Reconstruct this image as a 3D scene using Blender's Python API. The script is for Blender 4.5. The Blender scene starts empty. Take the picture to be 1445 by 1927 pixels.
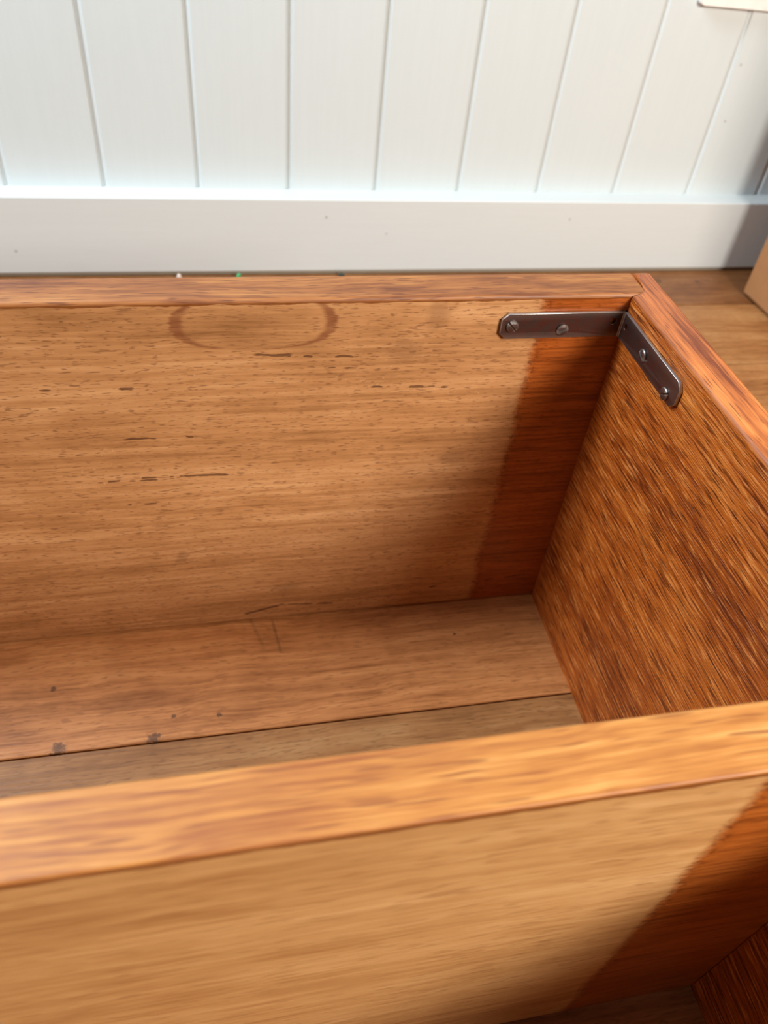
import bpy, bmesh, math, random
from mathutils import Vector, Matrix

random.seed(4)
scene = bpy.context.scene
C = scene.collection

# ------------------------------------------------------------------ camera
cam = bpy.data.cameras.new('camera')
cam.sensor_fit = 'VERTICAL'
cam.sensor_height = 24.0
cam.lens = 24.0 * 1486.0 / 1927.0
cam.clip_start = 0.01
cam.dof.use_dof = True
cam.dof.focus_distance = 0.40
cam.dof.aperture_fstop = cam.lens / 2.5
camo = bpy.data.objects.new('camera', cam)
camo.location = (-0.23268, -0.36973, 0.4755)
camo.rotation_euler = (0.79885, -0.08837, -0.18629)
C.objects.link(camo)
scene.camera = camo

# ------------------------------------------------------------------ light
world = bpy.data.worlds.new('world')
world.use_nodes = True
world.node_tree.nodes['Background'].inputs[0].default_value = (1.0, 0.96, 0.90, 1)
world.node_tree.nodes['Background'].inputs[1].default_value = 0.105
scene.world = world

def window_light(name, loc, target, sx, sy, watts, col):
    l = bpy.data.lights.new(name, 'AREA')
    l.shape = 'RECTANGLE'; l.size = sx; l.size_y = sy
    l.energy = watts; l.color = col
    o = bpy.data.objects.new(name, l)
    o.location = loc
    o.rotation_euler = (Vector(target) - Vector(loc)).to_track_quat('-Z', 'Y').to_euler()
    C.objects.link(o)
    return o
window_light('window_daylight', (0.46, -0.88, 0.84), (0.30, 0.0, 0.1), 0.36, 0.36, 25, (1.0, 0.945, 0.85))
window_light('window_daylight_far', (-1.15, 0.19, 1.4), (-0.2, 0.5, 0.2), 0.36, 0.9, 37, (0.80, 0.92, 1.0))

vs = scene.view_settings
scene.display_settings.display_device = 'sRGB'
vs.view_transform = 'Standard'; vs.look = 'None'
vs.exposure = 0.0; vs.gamma = 1.0; vs.use_curve_mapping = False

# ------------------------------------------------------------------ dimensions (metres)
H = 0.2655          # height of the box
TB = 0.0255         # back board
TR = 0.0221         # end board
YD1, YD2 = -0.2577, -0.2812   # divider
BX0 = -0.86         # inner face of the far end board
YF = -0.78         # inner face of the front board
YW = 0.5245         # face of the baseboard
YB = 0.5520         # face of the wall boards
ZS = 0.0940         # top of the baseboard
SEAM, PITCH = -0.0918, 0.1326

# ------------------------------------------------------------------ helpers
def lin(c):
    out = []
    for v in c[:3]:
        v = v / 255.0
        out.append(v / 12.92 if v <= 0.04045 else ((v + 0.055) / 1.055) ** 2.4)
    return (*out, 1.0)

class G:
    """tiny expression layer over shader nodes"""
    def __init__(self, name):
        self.m = bpy.data.materials.new(name); self.m.use_nodes = True
        self.t = self.m.node_tree
        self.b = self.t.nodes['Principled BSDF']
        self.tc = self.t.nodes.new('ShaderNodeTexCoord')
        self.P = self.tc.outputs['Object']
    def put(self, node, i, v):
        if v is None: return
        if isinstance(v, E_): v = v.s
        if isinstance(v, bpy.types.NodeSocket): self.t.links.new(v, node.inputs[i])
        else: node.inputs[i].default_value = v
    def math(self, op, a, b=None, c=None, clamp=False):
        n = self.t.nodes.new('ShaderNodeMath'); n.operation = op; n.use_clamp = clamp
        self.put(n, 0, a); self.put(n, 1, b); self.put(n, 2, c)
        return E_(self, n.outputs[0])
    def xyz(self):
        n = self.t.nodes.new('ShaderNodeSeparateXYZ'); self.t.links.new(self.P, n.inputs[0])
        return [E_(self, o) for o in n.outputs]
    def comb(self, x, y, z):
        n = self.t.nodes.new('ShaderNodeCombineXYZ')
        self.put(n, 0, x); self.put(n, 1, y); self.put(n, 2, z)
        return n.outputs[0]
    def noise(self, vec, scale=1.0, detail=2.0, rough=0.5, dist=0.0):
        n = self.t.nodes.new('ShaderNodeTexNoise'); n.noise_dimensions = '3D'
        self.put(n, 'Vector', vec); n.inputs['Scale'].default_value = scale
        n.inputs['Detail'].default_value = detail; n.inputs['Roughness'].default_value = rough
        n.inputs['Distortion'].default_value = dist
        return E_(self, n.outputs[0])
    def step(self, v, lo, hi, a=0.0, b=1.0):
        n = self.t.nodes.new('ShaderNodeMapRange'); n.interpolation_type = 'SMOOTHSTEP'; n.clamp = True
        self.put(n, 0, v); self.put(n, 1, lo); self.put(n, 2, hi); self.put(n, 3, a); self.put(n, 4, b)
        return E_(self, n.outputs[0])
    def mix(self, f, a, b, mode='MIX'):
        n = self.t.nodes.new('ShaderNodeMix'); n.data_type = 'RGBA'; n.blend_type = mode
        self.put(n, 0, f); self.put(n, 6, a); self.put(n, 7, b)
        return n.outputs[2]
    def ramp(self, f, stops):
        n = self.t.nodes.new('ShaderNodeValToRGB'); self.put(n, 0, f)
        e = n.color_ramp.elements
        while len(e) < len(stops): e.new(0.5)
        for i, (p, c) in enumerate(stops): e[i].position = p; e[i].color = c
        return n.outputs[0]
    def bump(self, h, strength, dist, normal=None):
        n = self.t.nodes.new('ShaderNodeBump'); n.inputs['Strength'].default_value = strength
        n.inputs['Distance'].default_value = dist; self.put(n, 'Height', h)
        if normal is not None: self.t.links.new(normal, n.inputs['Normal'])
        return n.outputs[0]
    def done(self, color=None, rough=None, normal=None, **kw):
        if color is not None: self.put(self.b, 'Base Color', color)
        if rough is not None: self.put(self.b, 'Roughness', rough)
        if normal is not None: self.t.links.new(normal, self.b.inputs['Normal'])
        for k, v in kw.items(): self.put(self.b, k.replace('_', ' '), v)
        return self.m

class E_:
    def __init__(s, g, sock): s.g = g; s.s = sock
    def __add__(s, o): return s.g.math('ADD', s, o)
    __radd__ = __add__
    def __sub__(s, o): return s.g.math('SUBTRACT', s, o)
    def __rsub__(s, o): return s.g.math('SUBTRACT', o, s)
    def __mul__(s, o): return s.g.math('MULTIPLY', s, o)
    __rmul__ = __mul__
    def __truediv__(s, o): return s.g.math('DIVIDE', s, o)
    def abs(s): return s.g.math('ABSOLUTE', s)
    def pow(s, o): return s.g.math('POWER', s, o)
    def max(s, o): return s.g.math('MAXIMUM', s, o)
    def min(s, o): return s.g.math('MINIMUM', s, o)

def obj(name, me, mats, parent=None, loc=None):
    o = bpy.data.objects.new(name, me); C.objects.link(o)
    for m in (mats if isinstance(mats, (list, tuple)) else [mats]):
        if m and m.name not in [x.name for x in me.materials if x]: me.materials.append(m)
    if parent: o.parent = parent
    if loc: o.location = loc
    return o
def tag(o, label, cat, group=None):
    o['label'] = label; o['category'] = cat
    if group: o['group'] = group
    return o
def mesh(name, bm):
    bmesh.ops.recalc_face_normals(bm, faces=bm.faces[:])
    me = bpy.data.meshes.new(name); bm.to_mesh(me); bm.free(); return me
def box_bm(x0, x1, y0, y1, z0, z1, bevel=0.0, seg=2, bm=None):
    bm = bm or bmesh.new()
    vs_ = [bm.verts.new(p) for p in ((x0,y0,z0),(x1,y0,z0),(x1,y1,z0),(x0,y1,z0),(x0,y0,z1),(x1,y0,z1),(x1,y1,z1),(x0,y1,z1))]
    for f in ((0,3,2,1),(4,5,6,7),(0,1,5,4),(1,2,6,5),(2,3,7,6),(3,0,4,7)): bm.faces.new([vs_[i] for i in f])
    if bevel: bmesh.ops.bevel(bm, geom=bm.edges[:], offset=bevel, segments=seg, profile=0.5, affect='EDGES')
    return bm
def prism_bm(poly, z0, z1, bm=None):
    bm = bm or bmesh.new()
    a = [bm.verts.new((x, y, z0)) for x, y in poly]; b = [bm.verts.new((x, y, z1)) for x, y in poly]
    n = len(poly)
    bm.faces.new(a[::-1]); bm.faces.new(b)
    for i in range(n): bm.faces.new([a[i], a[(i+1) % n], b[(i+1) % n], b[i]])
    return bm
def smooth(o):
    for p in o.data.polygons: p.use_smooth = True
    w = o.modifiers.new('weighted', 'WEIGHTED_NORMAL'); w.keep_sharp = True; w.weight = 80
    return o

# ------------------------------------------------------------------ materials: paint
def paint(name, col, horizontal, spots=()):
    g = G(name); x, y, z = g.xyz()
    if horizontal: v = g.comb(x * 14.0, y * 300.0, z * 420.0)
    else: v = g.comb(x * 260.0, y * 260.0, z * 12.0)
    brush = g.noise(v, 1.0, 2.0, 0.55)
    lumps = g.noise(g.comb(x * 90.0, y * 90.0, z * 40.0), 1.0, 2.0, 0.5)
    c = g.mix(g.step(brush, 0.30, 0.72), lin([v * 0.992 for v in col]), lin(col))
    spn = (g.noise(g.comb(x * 900.0, 0.0, z * 900.0)) - 0.5) * 1.2
    for (sx, sz, r) in spots:
        d = g.math('SQRT', ((x - sx) * (x - sx)) + ((z - sz) * (z - sz)))
        d = d + spn * r
        c = g.mix(g.step(d, r * 0.5, r, 0.55, 0.0), c, lin((128, 116, 104)))
    n = g.bump(lumps, 0.25, 0.0006)
    return g.done(c, 0.42, n, Specular_IOR_Level=0.4)
M_WALL = paint('white_board_paint', (206, 214, 216), False,
               [(0.3855, 0.2453, 0.0018), (0.3916, 0.1836, 0.0018)])
M_SKIRT = paint('white_baseboard_paint', (208, 213, 214), True,
                [(-0.0969, 0.0731, 0.0022), (-0.4461, 0.0320, 0.0020), (0.2090, 0.0719, 0.0018), (-0.0231, 0.0530, 0.0014)])
def plain(name, col, rough=0.5, metallic=0.0, spec=0.5):
    g = G(name)
    nz = g.noise(g.P, 60.0, 3.0, 0.6)
    c = g.mix(nz, lin([v * 0.93 for v in col]), lin([min(255, v * 1.04) for v in col]))
    return g.done(c, rough, g.bump(nz, 0.1, 0.0005), Metallic=metallic, Specular_IOR_Level=spec)

# ------------------------------------------------------------------ materials: wood
def wood_base(g, along, dark, mid, light, tick, figure=1.0, tick_amt=0.6, wave=0.004, seed=0.0,
              bands=26.0, fibre=520.0, tick_len=95.0, tick_fine=1100.0, coarse=(140.0, 9.0)):
    """grain colour of a board whose fibres run along axis 0=x or 1=y; returns colour, fibre, ticks"""
    x, y, z = g.xyz()
    if along == 0: u, v, w = x, y, z
    else: u, v, w = y, x, z
    wob = g.noise(g.comb(u * 5.0 + seed, v * 9.0, w * 9.0), 1.0, 2.0, 0.5) - 0.5
    wob2 = g.noise(g.comb(u * 45.0 + seed, v * 45.0, w * 45.0), 1.0, 1.0, 0.5) - 0.5
    v2 = v + wob * wave * 4.0 + wob2 * wave * 0.35; w2 = w + wob * wave * 4.0 + wob2 * wave * 0.35
    band = g.noise(g.comb(u * 2.2 + seed, v2 * bands, w2 * bands), 1.0, 3.0, 0.55)
    streak = g.noise(g.comb(u * coarse[1] + seed, v2 * coarse[0], w2 * coarse[0]), 1.0, 3.0, 0.6)
    fib = g.noise(g.comb(u * 22.0 + seed, v2 * fibre, w2 * fibre), 1.0, 2.0, 0.6)
    tk = g.noise(g.comb(u * tick_len + seed, v2 * tick_fine, w2 * tick_fine), 1.0, 1.0, 0.5)
    mot = g.noise(g.comb(u * 26.0 + seed, v * 34.0, w * 34.0), 1.0, 3.0, 0.6)
    f = 0.5 + figure * ((band - 0.5) * 0.95 + (streak - 0.5) * 0.75 + (fib - 0.5) * 0.45 + (mot - 0.5) * 0.35)
    col = g.ramp(f, [(0.22, lin(dark)), (0.50, lin(mid)), (0.78, lin(light))])
    ticks = g.step(tk, 0.56, 0.70) * g.step(streak, 0.35, 0.6, 0.55, 1.0)
    col = g.mix(ticks * tick_amt, col, lin(tick))
    g.relief = g.noise(g.comb(u * 22.0 + seed, v * fibre, w * fibre), 1.0, 1.0, 0.5)   # height of the fibres for bump
    return col, fib, ticks, streak, (x, y, z)

def wood(name, along, dark, mid, light, tick, rough=0.4, bumpd=0.0003, coat=0.0, **kw):
    g = G(name)
    col, fib, ticks, streak, _ = wood_base(g, along, dark, mid, light, tick, **kw)
    n = g.bump(g.relief, 0.5, bumpd)
    return g.done(col, g.math('ADD', (fib * 0.18), rough - 0.09), n, Coat_Weight=coat, Coat_Roughness=0.25)

RIM_BACK = wood('oiled_rim_wood', 0, (100, 50, 24), (146, 88, 44), (174, 116, 62), (82, 38, 20), 0.55, 0.0003,
                coarse=(260.0, 20.0), tick_amt=0.75, tick_len=70.0, seed=3.0)
RIM_DIV = wood('oiled_divider_rim_wood', 0, (144, 82, 36), (174, 112, 52), (194, 138, 74), (122, 64, 30), 0.55, 0.0003,
               coarse=(420.0, 18.0), tick_amt=0.7, tick_len=38.0, tick_fine=520.0, figure=1.3, seed=9.0, wave=0.0035, bands=40.0)
RIM_END = wood('oiled_end_rim_wood', 1, (114, 52, 24), (180, 100, 48), (206, 130, 68), (92, 40, 24), 0.36, 0.0003,
               coarse=(300.0, 14.0), tick_amt=0.8, tick_len=45.0, seed=14.0, figure=1.3)

def row_mask(g, x, z, wavn, da, x0, x1, z0, z1, hw, thr):
    """a broken dark line (gum vein) lying along the grain"""
    zc = (x - x0) * ((z1 - z0) / (x1 - x0)) + z0
    wav = wavn * (hw * 1.6)
    d = (z - zc + wav).abs()
    thick = g.step(da, thr, thr + 0.12) * hw
    m = g.step(thick - d, -0.00015, 0.00015)
    ends = g.step(x, x0 - 0.001, x0 + 0.002) * g.step(x, x1 - 0.002, x1 + 0.001, 1.0, 0.0)
    return m * ends * g.step(thick, 0.0001, 0.0002)

def raw_board(name, lap, front=False):
    """bare sanded inside face, varnish lapped on to it from the end board, runs under the rim"""
    g = G(name)
    if front:
        col, fib, ticks, streak, (x, y, z) = wood_base(g, 0, (148, 98, 52), (185, 138, 86), (208, 164, 112), (138, 90, 48),
            seed=21.0, tick_amt=0.5, bands=18.0, coarse=(190.0, 10.0), tick_len=60.0, tick_fine=600.0, figure=0.7)
    else:
        col, fib, ticks, streak, (x, y, z) = wood_base(g, 0, (134, 88, 48), (178, 126, 80), (206, 156, 108), (98, 56, 32),
            seed=5.0, tick_amt=0.6, bands=26.0, coarse=(210.0, 7.0), tick_len=190.0, figure=0.9, wave=0.0018)
    if not front:
        # pale scuffs where the old finish was scraped
        sc = g.noise(g.comb(x * 320.0, 0.0, z * 260.0), 1.0, 3.0, 0.7)
        area = g.step(g.noise(g.comb(x * 18.0 + 4.0, 0.0, z * 26.0), 1.0, 1.0, 0.5), 0.52, 0.66)
        scuff = g.step(sc, 0.60, 0.70) * area
        col = g.mix(scuff * 0.30, col, lin((226, 184, 148)))
        # water ring under the rim
        jag = (g.noise(g.comb(x * 60.0, 0.0, z * 700.0), 1.0, 2.0, 0.6) - 0.5) * 0.16
        def ring(cx, cz, a, b, p):
            u = ((x - cx) / a).abs().pow(p); v = ((z - cz) / b).abs().pow(p)
            return (u + v).pow(1.0 / p)
        out = ring(-0.2122, 0.2515, 0.0443, 0.0162, 2.5) + jag
        inn = ring(-0.2122, 0.2519, 0.0366, 0.0155, 2.6) + jag * 0.7
        rg = g.step(out, 0.96, 1.02, 1.0, 0.0) * g.step(inn, 0.98, 1.08)
        rg = rg * g.step(g.noise(g.comb(x * 40.0, 2.0, z * 220.0), 1.0, 2.0, 0.5), 0.25, 0.6, 0.65, 1.0)
        col = g.mix(rg * 0.75, col, lin((116, 62, 34)))
        # grey-brown smudges
        smn = (g.noise(g.comb(x * 120.0, 5.0, z * 160.0), 1.0, 3.0, 0.6) - 0.5) * 1.5
        def smudge(cx, cz, a, b):
            r = ring(cx, cz, a, b, 2.0) + smn
            return g.step(r, 0.3, 1.1, 1.0, 0.0)
        sm = smudge(-0.1296, 0.2321, 0.012, 0.010).max(smudge(-0.1127, 0.2540, 0.010, 0.011)).max(smudge(-0.089, 0.1506, 0.011, 0.008))
        sm = sm.max(smudge(-0.1947, 0.0348, 0.016, 0.006)).max(smudge(-0.2650, 0.0750, 0.006, 0.008))
        col = g.mix(sm * 0.32, col, lin((104, 66, 40)))
        # gum veins
        rows = [(-0.2135, -0.1925, 0.2318, 0.2314, 0.0009, 130.0, 0.34), (-0.1960, -0.1440, 0.2308, 0.2288, 0.0008, 120.0, 0.50),
                (-0.1470, -0.1000, 0.2083, 0.2062, 0.0008, 110.0, 0.44), (-0.2945, -0.2250, 0.1481, 0.1464, 0.0008, 130.0, 0.42),
                (-0.3080, -0.2480, 0.1460, 0.1456, 0.0007, 100.0, 0.46), (-0.2945, -0.2600, 0.1263, 0.1258, 0.0008, 110.0, 0.46),
                (-0.3290, -0.2780, 0.2137, 0.2128, 0.0008, 70.0, 0.55), (-0.3000, -0.2440, 0.1782, 0.1772, 0.0008, 90.0, 0.50),
                (-0.1900, -0.1150, 0.2230, 0.2200, 0.0005, 110.0, 0.58), (-0.2260, -0.2000, 0.0085, 0.0150, 0.0012, 60.0, 0.35),
                (-0.2010, -0.1600, 0.0160, 0.0120, 0.0007, 60.0, 0.35), (-0.0900, -0.0100, 0.0200, 0.0260, 0.0009, 60.0, 0.48)]
        vm = None
        wavn = g.noise(g.comb(x * 150.0, 1.7, z * 90.0), 1.0, 1.0) - 0.5
        da = g.noise(g.comb(x * 118.0, 6.3, z * 170.0), 1.0, 1.0, 0.5)
        for i, r in enumerate(rows):
            m = row_mask(g, x, z, wavn, da, *r[:5], r[6])
            vm = m if vm is None else vm.max(m)
        col = g.mix(vm * 0.72, col, lin((62, 28, 16)))
    # varnish lapped round the corner, with a ragged brush edge
    rag = (g.noise(g.comb(x * 90.0, 0.0, z * 420.0), 1.0, 3.0, 0.7) - 0.5) * 0.007
    rag = rag + (g.noise(g.comb(0.0, 3.0, z * 28.0), 1.0, 1.0, 0.5) - 0.5) * 0.008
    lp = g.step(x + rag, lap - 0.0034, lap + 0.0034)
    edge = g.step((x + rag - lap - 0.002).abs(), 0.0005, 0.006, 1.0, 0.0) * g.step(g.noise(g.comb(x * 300.0, 1.0, z * 500.0), 1.0, 2.0, 0.6), 0.48, 0.62)
    amber = g.mix(0.92, col, lin((226, 158, 84)), 'MULTIPLY')
    amber = g.mix(0.12, amber, lin((120, 50, 8)))
    amber = g.mix(g.step(fib, 0.35, 0.55, 0.45, 0.0), amber, lin((84, 34, 6)))
    col = g.mix(lp, col, amber)
    col = g.mix(edge * 0.55, col, lin((74, 32, 14)))
    # varnish run under the rim
    drip = g.step(z + (g.noise(g.comb(x * 42.0, 1.0, 0.0), 1.0, 3.0, 0.6) - 0.5) * 0.0045, H - 0.0034, H - 0.0028)
    col = g.mix(drip * 0.85, col, lin((112, 56, 14)))
    wet = lp.max(drip)
    n = g.bump(g.relief, 0.45, 0.00028)
    rough = 0.52 - wet * 0.20
    return g.done(col, rough, n, Coat_Weight=wet * 0.25, Coat_Roughness=0.3, Specular_IOR_Level=0.4)
M_BACK = raw_board('bare_back_board_wood', -0.0525)
M_DIV = raw_board('bare_divider_wood', -0.076, True)

def end_inner():
    g = G('ridged_varnished_wood')
    col, fib, ticks, streak, (x, y, z) = wood_base(g, 1, (100, 36, 4), (166, 80, 16), (206, 120, 46), (62, 18, 2),
        seed=31.0, tick_amt=0.8, coarse=(260.0, 6.0), fibre=700.0, tick_len=45.0, tick_fine=900.0, figure=0.85, wave=0.0008)
    wob = (g.noise(g.comb(0.0, y * 10.0, z * 14.0), 1.0, 2.0, 0.5) - 0.5) * 0.002
    zz = z + wob
    ridge = g.noise(g.comb(0.0, y * 44.0, zz * 560.0), 1.0, 2.0, 0.65)
    fine = g.noise(g.comb(0.0, y * 75.0, zz * 1300.0), 1.0, 1.0, 0.5)
    h = g.step(ridge, 0.34, 0.62) + fine * 0.45
    pale = g.step(ridge, 0.52, 0.66) * g.step(fine, 0.42, 0.56)
    col = g.mix(pale * 0.75, col, lin((222, 146, 78)))
    groove = g.step(ridge, 0.34, 0.44, 1.0, 0.0)
    col = g.mix(groove * 0.75, col, lin((66, 20, 2)))
    n = g.bump(h, 0.8, 0.0005)
    return g.done(col, 0.46, n, Coat_Weight=0.08, Coat_Roughness=0.35, Specular_IOR_Level=0.35)
M_END = end_inner()
M_ENDOUT = wood('varnished_outside_wood', 0, (96, 42, 16), (150, 78, 34), (182, 108, 56), (70, 26, 12), 0.35, 0.0003, coat=0.3)

def floor_wood():
    g = G('floorboard_wood')
    oi = g.t.nodes.new('ShaderNodeObjectInfo')
    col, fib, ticks, streak, (x, y, z) = wood_base(g, 0, (126, 78, 42), (168, 114, 70), (190, 140, 94), (102, 60, 32),
        seed=40.0, tick_amt=0.45, bands=20.0, coarse=(170.0, 6.0), tick_len=120.0, tick_fine=700.0, wave=0.006)
    cross = g.noise(g.comb(x * 30.0, y * 6.0, 0.0), 1.0, 2.0, 0.6)      # faint ripple across the grain
    col = g.mix(g.step(cross, 0.45, 0.75) * 0.18, col, lin((112, 70, 38)))
    col = g.mix(1.0, col, oi.outputs['Color'], 'MULTIPLY')
    spn = (g.noise(g.comb(x * 420.0, y * 420.0, 0.0), 1.0, 2.0, 0.6) - 0.5) * 1.8
    for (sx, sy, r) in [(-0.3485, -0.0885, 0.0055), (-0.2897, -0.0890, 0.0055), (-0.2773, -0.0745, 0.0022), (-0.2475, -0.0768, 0.0022), (-0.3563, -0.0426, 0.0024), (-0.0715, -0.0305, 0.0016), (0.345, 0.500, 0.006), (0.40, 0.497, 0.004)]:
        d = g.math('SQRT', ((x - sx) * (x - sx)) + ((y - sy) * (y - sy)))
        d = d + spn * r
        col = g.mix(g.step(d, r * 0.5, r, 0.75, 0.0), col, lin((70, 46, 34)))
    scr = g.step((x + 0.206 + (y * 0.12)).abs() + (g.noise(g.comb(0.0, y * 200.0, 0.0)) - 0.5) * 0.0008, 0.0004, 0.0016, 1.0, 0.0) * g.step(y, -0.034, -0.028) * g.step(y, -0.004, 0.0, 1.0, 0.3)
    scr2 = g.step((x + 0.2215 + (y * 0.3)).abs(), 0.0004, 0.002, 0.6, 0.0) * g.step(y, -0.030, -0.020)
    col = g.mix(scr.max(scr2) * 0.4, col, lin((84, 60, 34)))
    n = g.bump(g.relief, 0.4, 0.00025)
    return g.done(col, 0.46, n, Specular_IOR_Level=0.4)
M_FLOOR = floor_wood()
M_DARK = plain('dark_gap_dirt', (52, 40, 30), 0.9)

def steel(name, col, rough):
    g = G(name); x, y, z = g.xyz()
    a = g.noise(g.P, 160.0, 4.0, 0.65); b = g.noise(g.P, 900.0, 2.0, 0.6)
    c = g.mix(g.step(a, 0.35, 0.7), lin(col), lin((col[0] * 1.10, col[1] * 0.80, col[2] * 0.70)))
    c = g.mix(g.step(b, 0.68, 0.76) * g.step(a, 0.5, 0.62) * 0.7, c, lin((186, 182, 186)))
    geo = g.t.nodes.new('ShaderNodeNewGeometry')
    worn = g.step(E_(g, geo.outputs['Pointiness']), 0.53, 0.60)
    c = g.mix(worn * 0.8, c, lin((196, 192, 188)))
    return g.done(c, g.math('ADD', a * 0.22, rough - 0.1), g.bump(a + b * 0.5, 0.3, 0.0003), Metallic=0.85)
M_STEEL = steel('tarnished_steel', (92, 76, 72), 0.40)
M_SCREW = steel('worn_screw_steel', (104, 98, 96), 0.38)
M_TAN = plain('tan_card', (174, 124, 82), 0.75, spec=0.2)
M_PLASTIC = plain('white_plastic', (238, 236, 232), 0.35)

# ------------------------------------------------------------------ floor
FY0, FY1 = -1.6, 0.60
fl = bpy.data.objects.new('floor', mesh('floor', box_bm(-2.2, 2.2, FY0, FY1, -0.06, -0.022))); C.objects.link(fl)
fl.data.materials.append(M_DARK); fl['kind'] = 'structure'
k0 = int(math.floor((FY0 - SEAM) / PITCH))
for k in range(k0 + 1, 6):
    ya = SEAM + (k - 1) * PITCH; yb = min(ya + PITCH, FY1)
    if yb - ya < 0.01: continue
    bm = box_bm(-2.2, 2.2, ya + (0.00055 if k < 3 else 0.0015), yb - (0.00055 if k < 2 else 0.0015), -0.02, 0.0, 0.0006, 1)
    p = obj('plank', mesh('plank', bm), M_FLOOR, fl)
    idx = k - 1
    t = {-1: (0.90, 0.92, 0.84), 0: (1.34, 1.22, 1.06), 3: (0.80, 0.78, 0.70), 4: (0.56, 0.50, 0.44), 2: (0.86, 0.84, 0.78)}.get(idx, (1.0, 0.97, 0.92))
    p.color = (*t, 1.0)

# ------------------------------------------------------------------ wall and baseboard
wall = bpy.data.objects.new('wall_back', mesh('wall_back', box_bm(-2.2, 2.2, YB + 0.011, YB + 0.06, -0.03, 2.4))); C.objects.link(wall)
wall.data.materials.append(M_WALL); wall['kind'] = 'structure'
GX, GP = -0.0358, 0.1023
for k in range(-20, 22):
    xa = GX + (k - 1) * GP; xb = xa + GP
    c, d = 0.0040, 0.0020
    j = random.uniform(-0.0005, 0.0005)
    poly = [(xa + 0.0002, YB + 0.012), (xa + 0.0002, YB + d), (xa + 0.0026, YB + d * 0.85), (xa + 0.0040, YB + j), (xb - c, YB + j), (xb - c + 0.0005, YB + 0.0005 + j),
            (xb - c + 0.0008, YB + d + 0.0006), (xb - 0.0002, YB + d), (xb - 0.0002, YB + 0.012)]
    b = obj('board', mesh('board', prism_bm(poly, 0.02, 2.4)), M_WALL, wall)

bm = box_bm(-2.2, 2.2, YW, YB + 0.006, 0.0050, ZS, 0.0016, 2)
sk = obj('baseboard_back', mesh('baseboard_back', bm), M_SKIRT); sk['kind'] = 'structure'; smooth(sk)
st = obj('packing_strip', mesh('packing_strip', box_bm(-2.2, 2.2, YW + 0.003, YW + 0.016, 0.0006, 0.0046)), plain('old_grey_paint', (150, 144, 130), 0.7), sk)

# ------------------------------------------------------------------ wooden box
wb = bpy.data.objects.new('wooden_box', None); C.objects.link(wb)
tag(wb, 'varnished timber box with open top and long divider, standing on the floorboards', 'box')

def board_part(name, bm, inner, rim, outer, facing):
    """slot 0: face looking along `facing`; slot 1: rim and rounded edges; slot 2: everything else"""
    me = mesh(name, bm)
    for m in (inner, rim, outer): me.materials.append(m)
    for p in me.polygons:
        n = p.normal
        p.use_smooth = True
        if n.z > 0.25: p.material_index = 1
        elif facing and max(n.dot(Vector(f)) for f in facing) > 0.94: p.material_index = 0
        else: p.material_index = 2
    o = bpy.data.objects.new(name, me); C.objects.link(o); o.parent = wb
    w = o.modifiers.new('weighted', 'WEIGHTED_NORMAL'); w.weight = 80
    return o
XR = 0.0105       # end of the long boards inside the rebate of the end board
board_part('back_board', box_bm(BX0 - 0.0105, XR - 0.0003, 0.0, TB, 0.0006, H, 0.0022, 3), M_BACK, RIM_BACK, M_ENDOUT, [(0, -1, 0)])
board_part('divider_board', box_bm(BX0 - 0.004, 0.004, YD2, YD1, 0.0006, H, 0.0010, 2), M_DIV, RIM_DIV, M_DIV, [(0, -1, 0), (0, 1, 0)])
board_part('front_board', box_bm(BX0 - 0.0105, XR - 0.0003, YF - TB, YF, 0.0, H, 0.0022, 3), M_DIV, RIM_BACK, M_ENDOUT, [(0, 1, 0)])
def end_poly(sgn, xi):
    def q(x): return xi + sgn * x
    return [(q(0), -0.0004), (q(0), YD1 + 0.0003), (q(0.0045), YD1 + 0.0003), (q(0.0045), YD2 - 0.0003), (q(0), YD2 - 0.0003),
            (q(0), YF + 0.0004), (q(XR), YF + 0.0004), (q(XR), YF - TB), (q(TR), YF - TB), (q(TR), TB), (q(XR), TB), (q(XR), -0.0004)]
for sgn, xi in ((1, 0.0), (-1, BX0)):
    bm = prism_bm(end_poly(sgn, xi), 0.0, H)
    ed = [e for e in bm.edges if abs(e.verts[0].co.z - e.verts[1].co.z) < 1e-6 and e.verts[0].co.z > 0.1
          or (abs(e.verts[0].co.z - e.verts[1].co.z) > 0.1 and abs(abs(e.verts[0].co.x - xi) - TR) < 1e-6)]
    bmesh.ops.bevel(bm, geom=ed, offset=0.0024, segments=3, profile=0.5, affect='EDGES')
    board_part('end_board', bm, M_END, RIM_END, M_ENDOUT, [(-sgn, 0, 0)])

# ---- corner bracket
def arm_mesh(length, height, holes, flip_end):
    """flat strip in its own plane: u from 0 (bend) to length, v centred; clipped corners at the free end"""
    cu = bpy.data.curves.new('strip', 'CURVE'); cu.dimensions = '2D'; cu.fill_mode = 'BOTH'
    cu.extrude = 0.0007; cu.bevel_depth = 0.0003; cu.bevel_resolution = 1
    h = height / 2 - 0.0003; c = 0.0034; l = length - 0.0003
    pts = [(0, -h), (l - c, -h), (l, -h + c), (l, h - c), (l - c, h), (0, h)]
    def add(pp):
        s = cu.splines.new('POLY'); s.points.add(len(pp) - 1)
        for p, q in zip(s.points, pp): p.co = (q[0], q[1], 0, 1)
        s.use_cyclic_u = True
    add(pts)
    for hu, hv, r in holes:
        add([(hu + r * math.cos(a * math.tau / 20), hv + r * math.sin(a * math.tau / 20)) for a in range(20)])
    o = bpy.data.objects.new('strip', cu); C.objects.link(o)
    bpy.context.view_layer.update()
    me = bpy.data.meshes.new_from_object(o.evaluated_get(bpy.context.evaluated_depsgraph_get()))
    bpy.data.objects.remove(o); bpy.data.curves.remove(cu)
    return me
AH = 0.0158; ZC = 0.2474; TH = 0.002
bm = bmesh.new()
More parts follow.
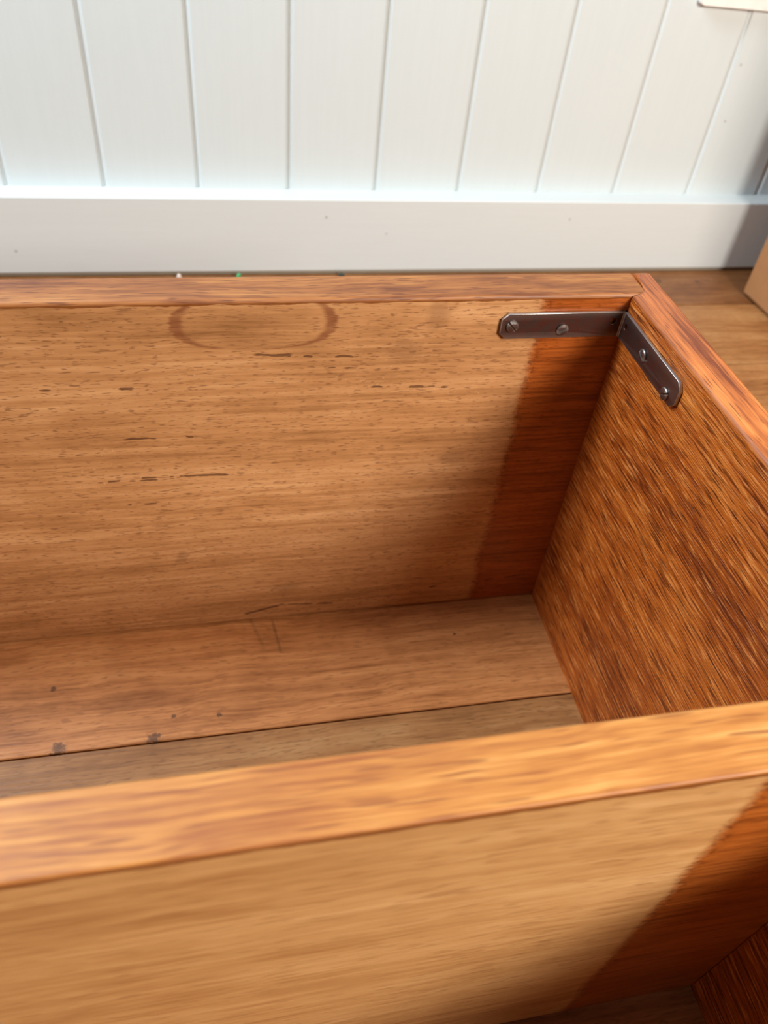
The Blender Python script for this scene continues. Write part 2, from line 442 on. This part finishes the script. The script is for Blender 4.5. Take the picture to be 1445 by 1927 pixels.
# back arm: u -> -x, v -> z ; plane at y = -0.001
me = arm_mesh(0.0757, AH, [(0.0082, 0.0021, 0.0021), (0.0384, -0.0026, 0.0016), (0.0692, 0.0003, 0.0016)], False)
me.transform(Matrix(((-1, 0, 0, 0), (0, 0, 1, -0.0013), (0, 1, 0, ZC), (0, 0, 0, 1)))); bm.from_mesh(me)
# end arm: u -> -y, v -> z ; plane at x = -0.001
me = arm_mesh(0.0745, AH, [(0.0072, 0.0010, 0.0021), (0.0336, -0.0006, 0.0016), (0.0640, -0.0044, 0.0016)], False)
me.transform(Matrix(((0, 0, 1, -0.0013), (-1, 0, 0, 0), (0, 1, 0, ZC), (0, 0, 0, 1)))); bm.from_mesh(me)
# inside fillet of the bend
r = 0.0016
arc = [(-0.0022 - r + r * math.sin(a), -0.0022 - r + r * math.cos(a)) for a in [i * math.pi / 2 / 5 for i in range(6)]]
prism_bm([(-0.0012, -0.0012)] + arc, ZC - AH / 2 + 0.0001, ZC + AH / 2 - 0.0001, bm)
br = obj('corner_bracket', mesh('corner_bracket', bm), M_STEEL, wb)
br['label'] = 'dark tarnished steel angle bracket with slotted screws'

def screw_mesh():
    bm = bmesh.new(); R = 0.0036; sw = 0.00055
    prof = [(1.0, 0.0), (1.0, 0.0007), (0.90, 0.0012), (0.6, 0.0016), (0.0, 0.0018)]
    for s in (1, -1):
        n = 12
        a0 = math.asin(sw / R)
        rings = []
        for k, (f, h) in enumerate(prof):
            rr = max(R * f, 0.0007)
            a = math.asin(min(0.95, sw / rr))
            rings.append([bm.verts.new((rr * math.cos(a + (math.pi - 2 * a) * i / n), s * max(rr * math.sin(a + (math.pi - 2 * a) * i / n), sw), h)) for i in range(n + 1)])
        for p, q in zip(rings, rings[1:]):
            for i in range(n): bm.faces.new([p[i], p[i + 1], q[i + 1], q[i]])
        bm.faces.new(rings[-1])
        # wall of the slot
        bm.faces.new([rg[0] for rg in rings] + [rg[-1] for rg in reversed(rings)])
    v = [bm.verts.new((R * 0.97 * math.cos(i * math.tau / 24), R * 0.97 * math.sin(i * math.tau / 24), 0.0003)) for i in range(24)]
    bm.faces.new(v)
    v2 = [bm.verts.new((0.0014 * math.cos(i * math.tau / 12), 0.0014 * math.sin(i * math.tau / 12), 0.0003)) for i in range(12)]
    v3 = [bm.verts.new((0.0010 * math.cos(i * math.tau / 12), 0.0010 * math.sin(i * math.tau / 12), -0.012)) for i in range(12)]
    for i in range(12): bm.faces.new([v2[i], v2[(i + 1) % 12], v3[(i + 1) % 12], v3[i]])
    me = mesh('screw', bm)
    me.materials.append(M_SCREW)
    return me
SM = screw_mesh()
def screw(loc, face, ang, tilt=0.0):
    o = bpy.data.objects.new('screw', SM); C.objects.link(o); o.parent = br
    # head axis +z turned to the face normal, local x of the slot in the face plane
    if face == 'back': base = Matrix(((1, 0, 0), (0, 0, -1), (0, 1, 0)))      # x->x, y->z, z->-y
    else: base = Matrix(((0, 0, -1), (-1, 0, 0), (0, 1, 0)))                  # x->-y, y->z, z->-x
    m = base.to_4x4() @ Matrix.Rotation(ang, 4, 'Z') @ Matrix.Rotation(tilt, 4, 'X')
    o.matrix_local = Matrix.Translation(loc) @ m
screw((-0.0692, -0.0023, ZC + 0.0003), 'back', math.radians(-48))
screw((-0.0384, -0.0023, ZC - 0.0026), 'back', math.radians(24), 0.08)
screw((-0.0023, -0.0336, ZC - 0.0006), 'end', math.radians(-25), 0.06)
screw((-0.0023, -0.0640, ZC - 0.0044), 'end', math.radians(35), 0.05)

# ------------------------------------------------------------------ tan box beside the wall
tb = bpy.data.objects.new('storage_box', None); C.objects.link(tb)
tb.location = (0.447, 0.463, 0.0); tb.rotation_euler = (0, 0, math.radians(3.0))
tag(tb, 'plain tan box standing on the floor at the right edge, close to the wall', 'box')
W, D, HT = 0.40, 0.36, 0.56
obj('body', mesh('body', box_bm(0, W, -D, 0, 0.003, HT, 0.003, 2)), M_TAN, tb)
obj('bottom', mesh('bottom', box_bm(0.006, W - 0.006, -D + 0.006, -0.006, 0.0, 0.0035)), M_TAN, tb)
obj('flap', mesh('flap', box_bm(0.001, W - 0.001, -D / 2 + 0.001, -0.001, HT, HT + 0.004, 0.001, 1)), M_TAN, tb)
obj('flap', mesh('flap', box_bm(0.001, W - 0.001, -D + 0.001, -D / 2 - 0.001, HT, HT + 0.004, 0.001, 1)), M_TAN, tb)

# ------------------------------------------------------------------ wall plate
def rounded(w, h, r, n=6):
    out = []
    for cx, cz, a0 in ((w - r, r, -90), (w - r, h - r, 0), (r, h - r, 90), (r, r, 180)):
        for i in range(n + 1):
            a = math.radians(a0 + 90 * i / n); out.append((cx + r * math.cos(a), cz + r * math.sin(a)))
    return out
bm = prism_bm(rounded(0.118, 0.074, 0.004), 0.0, 0.009)
top = [e for e in bm.edges if e.verts[0].co.z > 0.008 and e.verts[1].co.z > 0.008]
bmesh.ops.bevel(bm, geom=top, offset=0.0015, segments=3, profile=0.5, affect='EDGES')
me = mesh('wall_plate', bm)
me.transform(Matrix(((1, 0, 0, 0), (0, 0, -1, 0), (0, 1, 0, 0), (0, 0, 0, 1))))
wp = obj('wall_plate', me, M_PLASTIC); wp.location = (0.3062, YB + 0.0006, 0.3030)
wp.rotation_euler = (0, math.radians(1.2), 0)
tag(wp, 'white plastic plate with rounded corners on the upper right of the wall', 'wall plate')

# ------------------------------------------------------------------ scraps in the gap behind the box
def scrap(name, x, y, s, mat, label, hgt):
    bm = bmesh.new()
    bmesh.ops.create_icosphere(bm, subdivisions=2, radius=1.0)
    for v in bm.verts:
        k = 0.8 + 0.4 * random.random()
        v.co = Vector((v.co.x * s * k, v.co.y * s * 0.7 * k, max(v.co.z, -0.85) * hgt * 0.54 * (0.9 + 0.2 * random.random())))
    mz = min(v.co.z for v in bm.verts)
    for v in bm.verts: v.co.z -= mz
    o = obj(name, mesh(name, bm), mat); o.location = (x, y, 0.0)
    o.rotation_euler = (0, 0, random.uniform(0, 3))
    tag(o, label, 'scrap')
scrap('paper_scrap', -0.2705, 0.514, 0.0036, plain('pinkish_white', (214, 196, 186), 0.7), 'tiny pinkish white scrap in the gap behind the box', 0.0085)
scrap('plastic_scrap', -0.2010, 0.514, 0.0036, plain('green_plastic', (70, 170, 110), 0.5), 'tiny green scrap in the gap behind the box', 0.0085)
scrap('dirt_crumb', -0.0765, 0.515, 0.0042, plain('dark_dirt', (58, 60, 52), 0.9), 'tiny dark crumb in the gap behind the box', 0.0075)
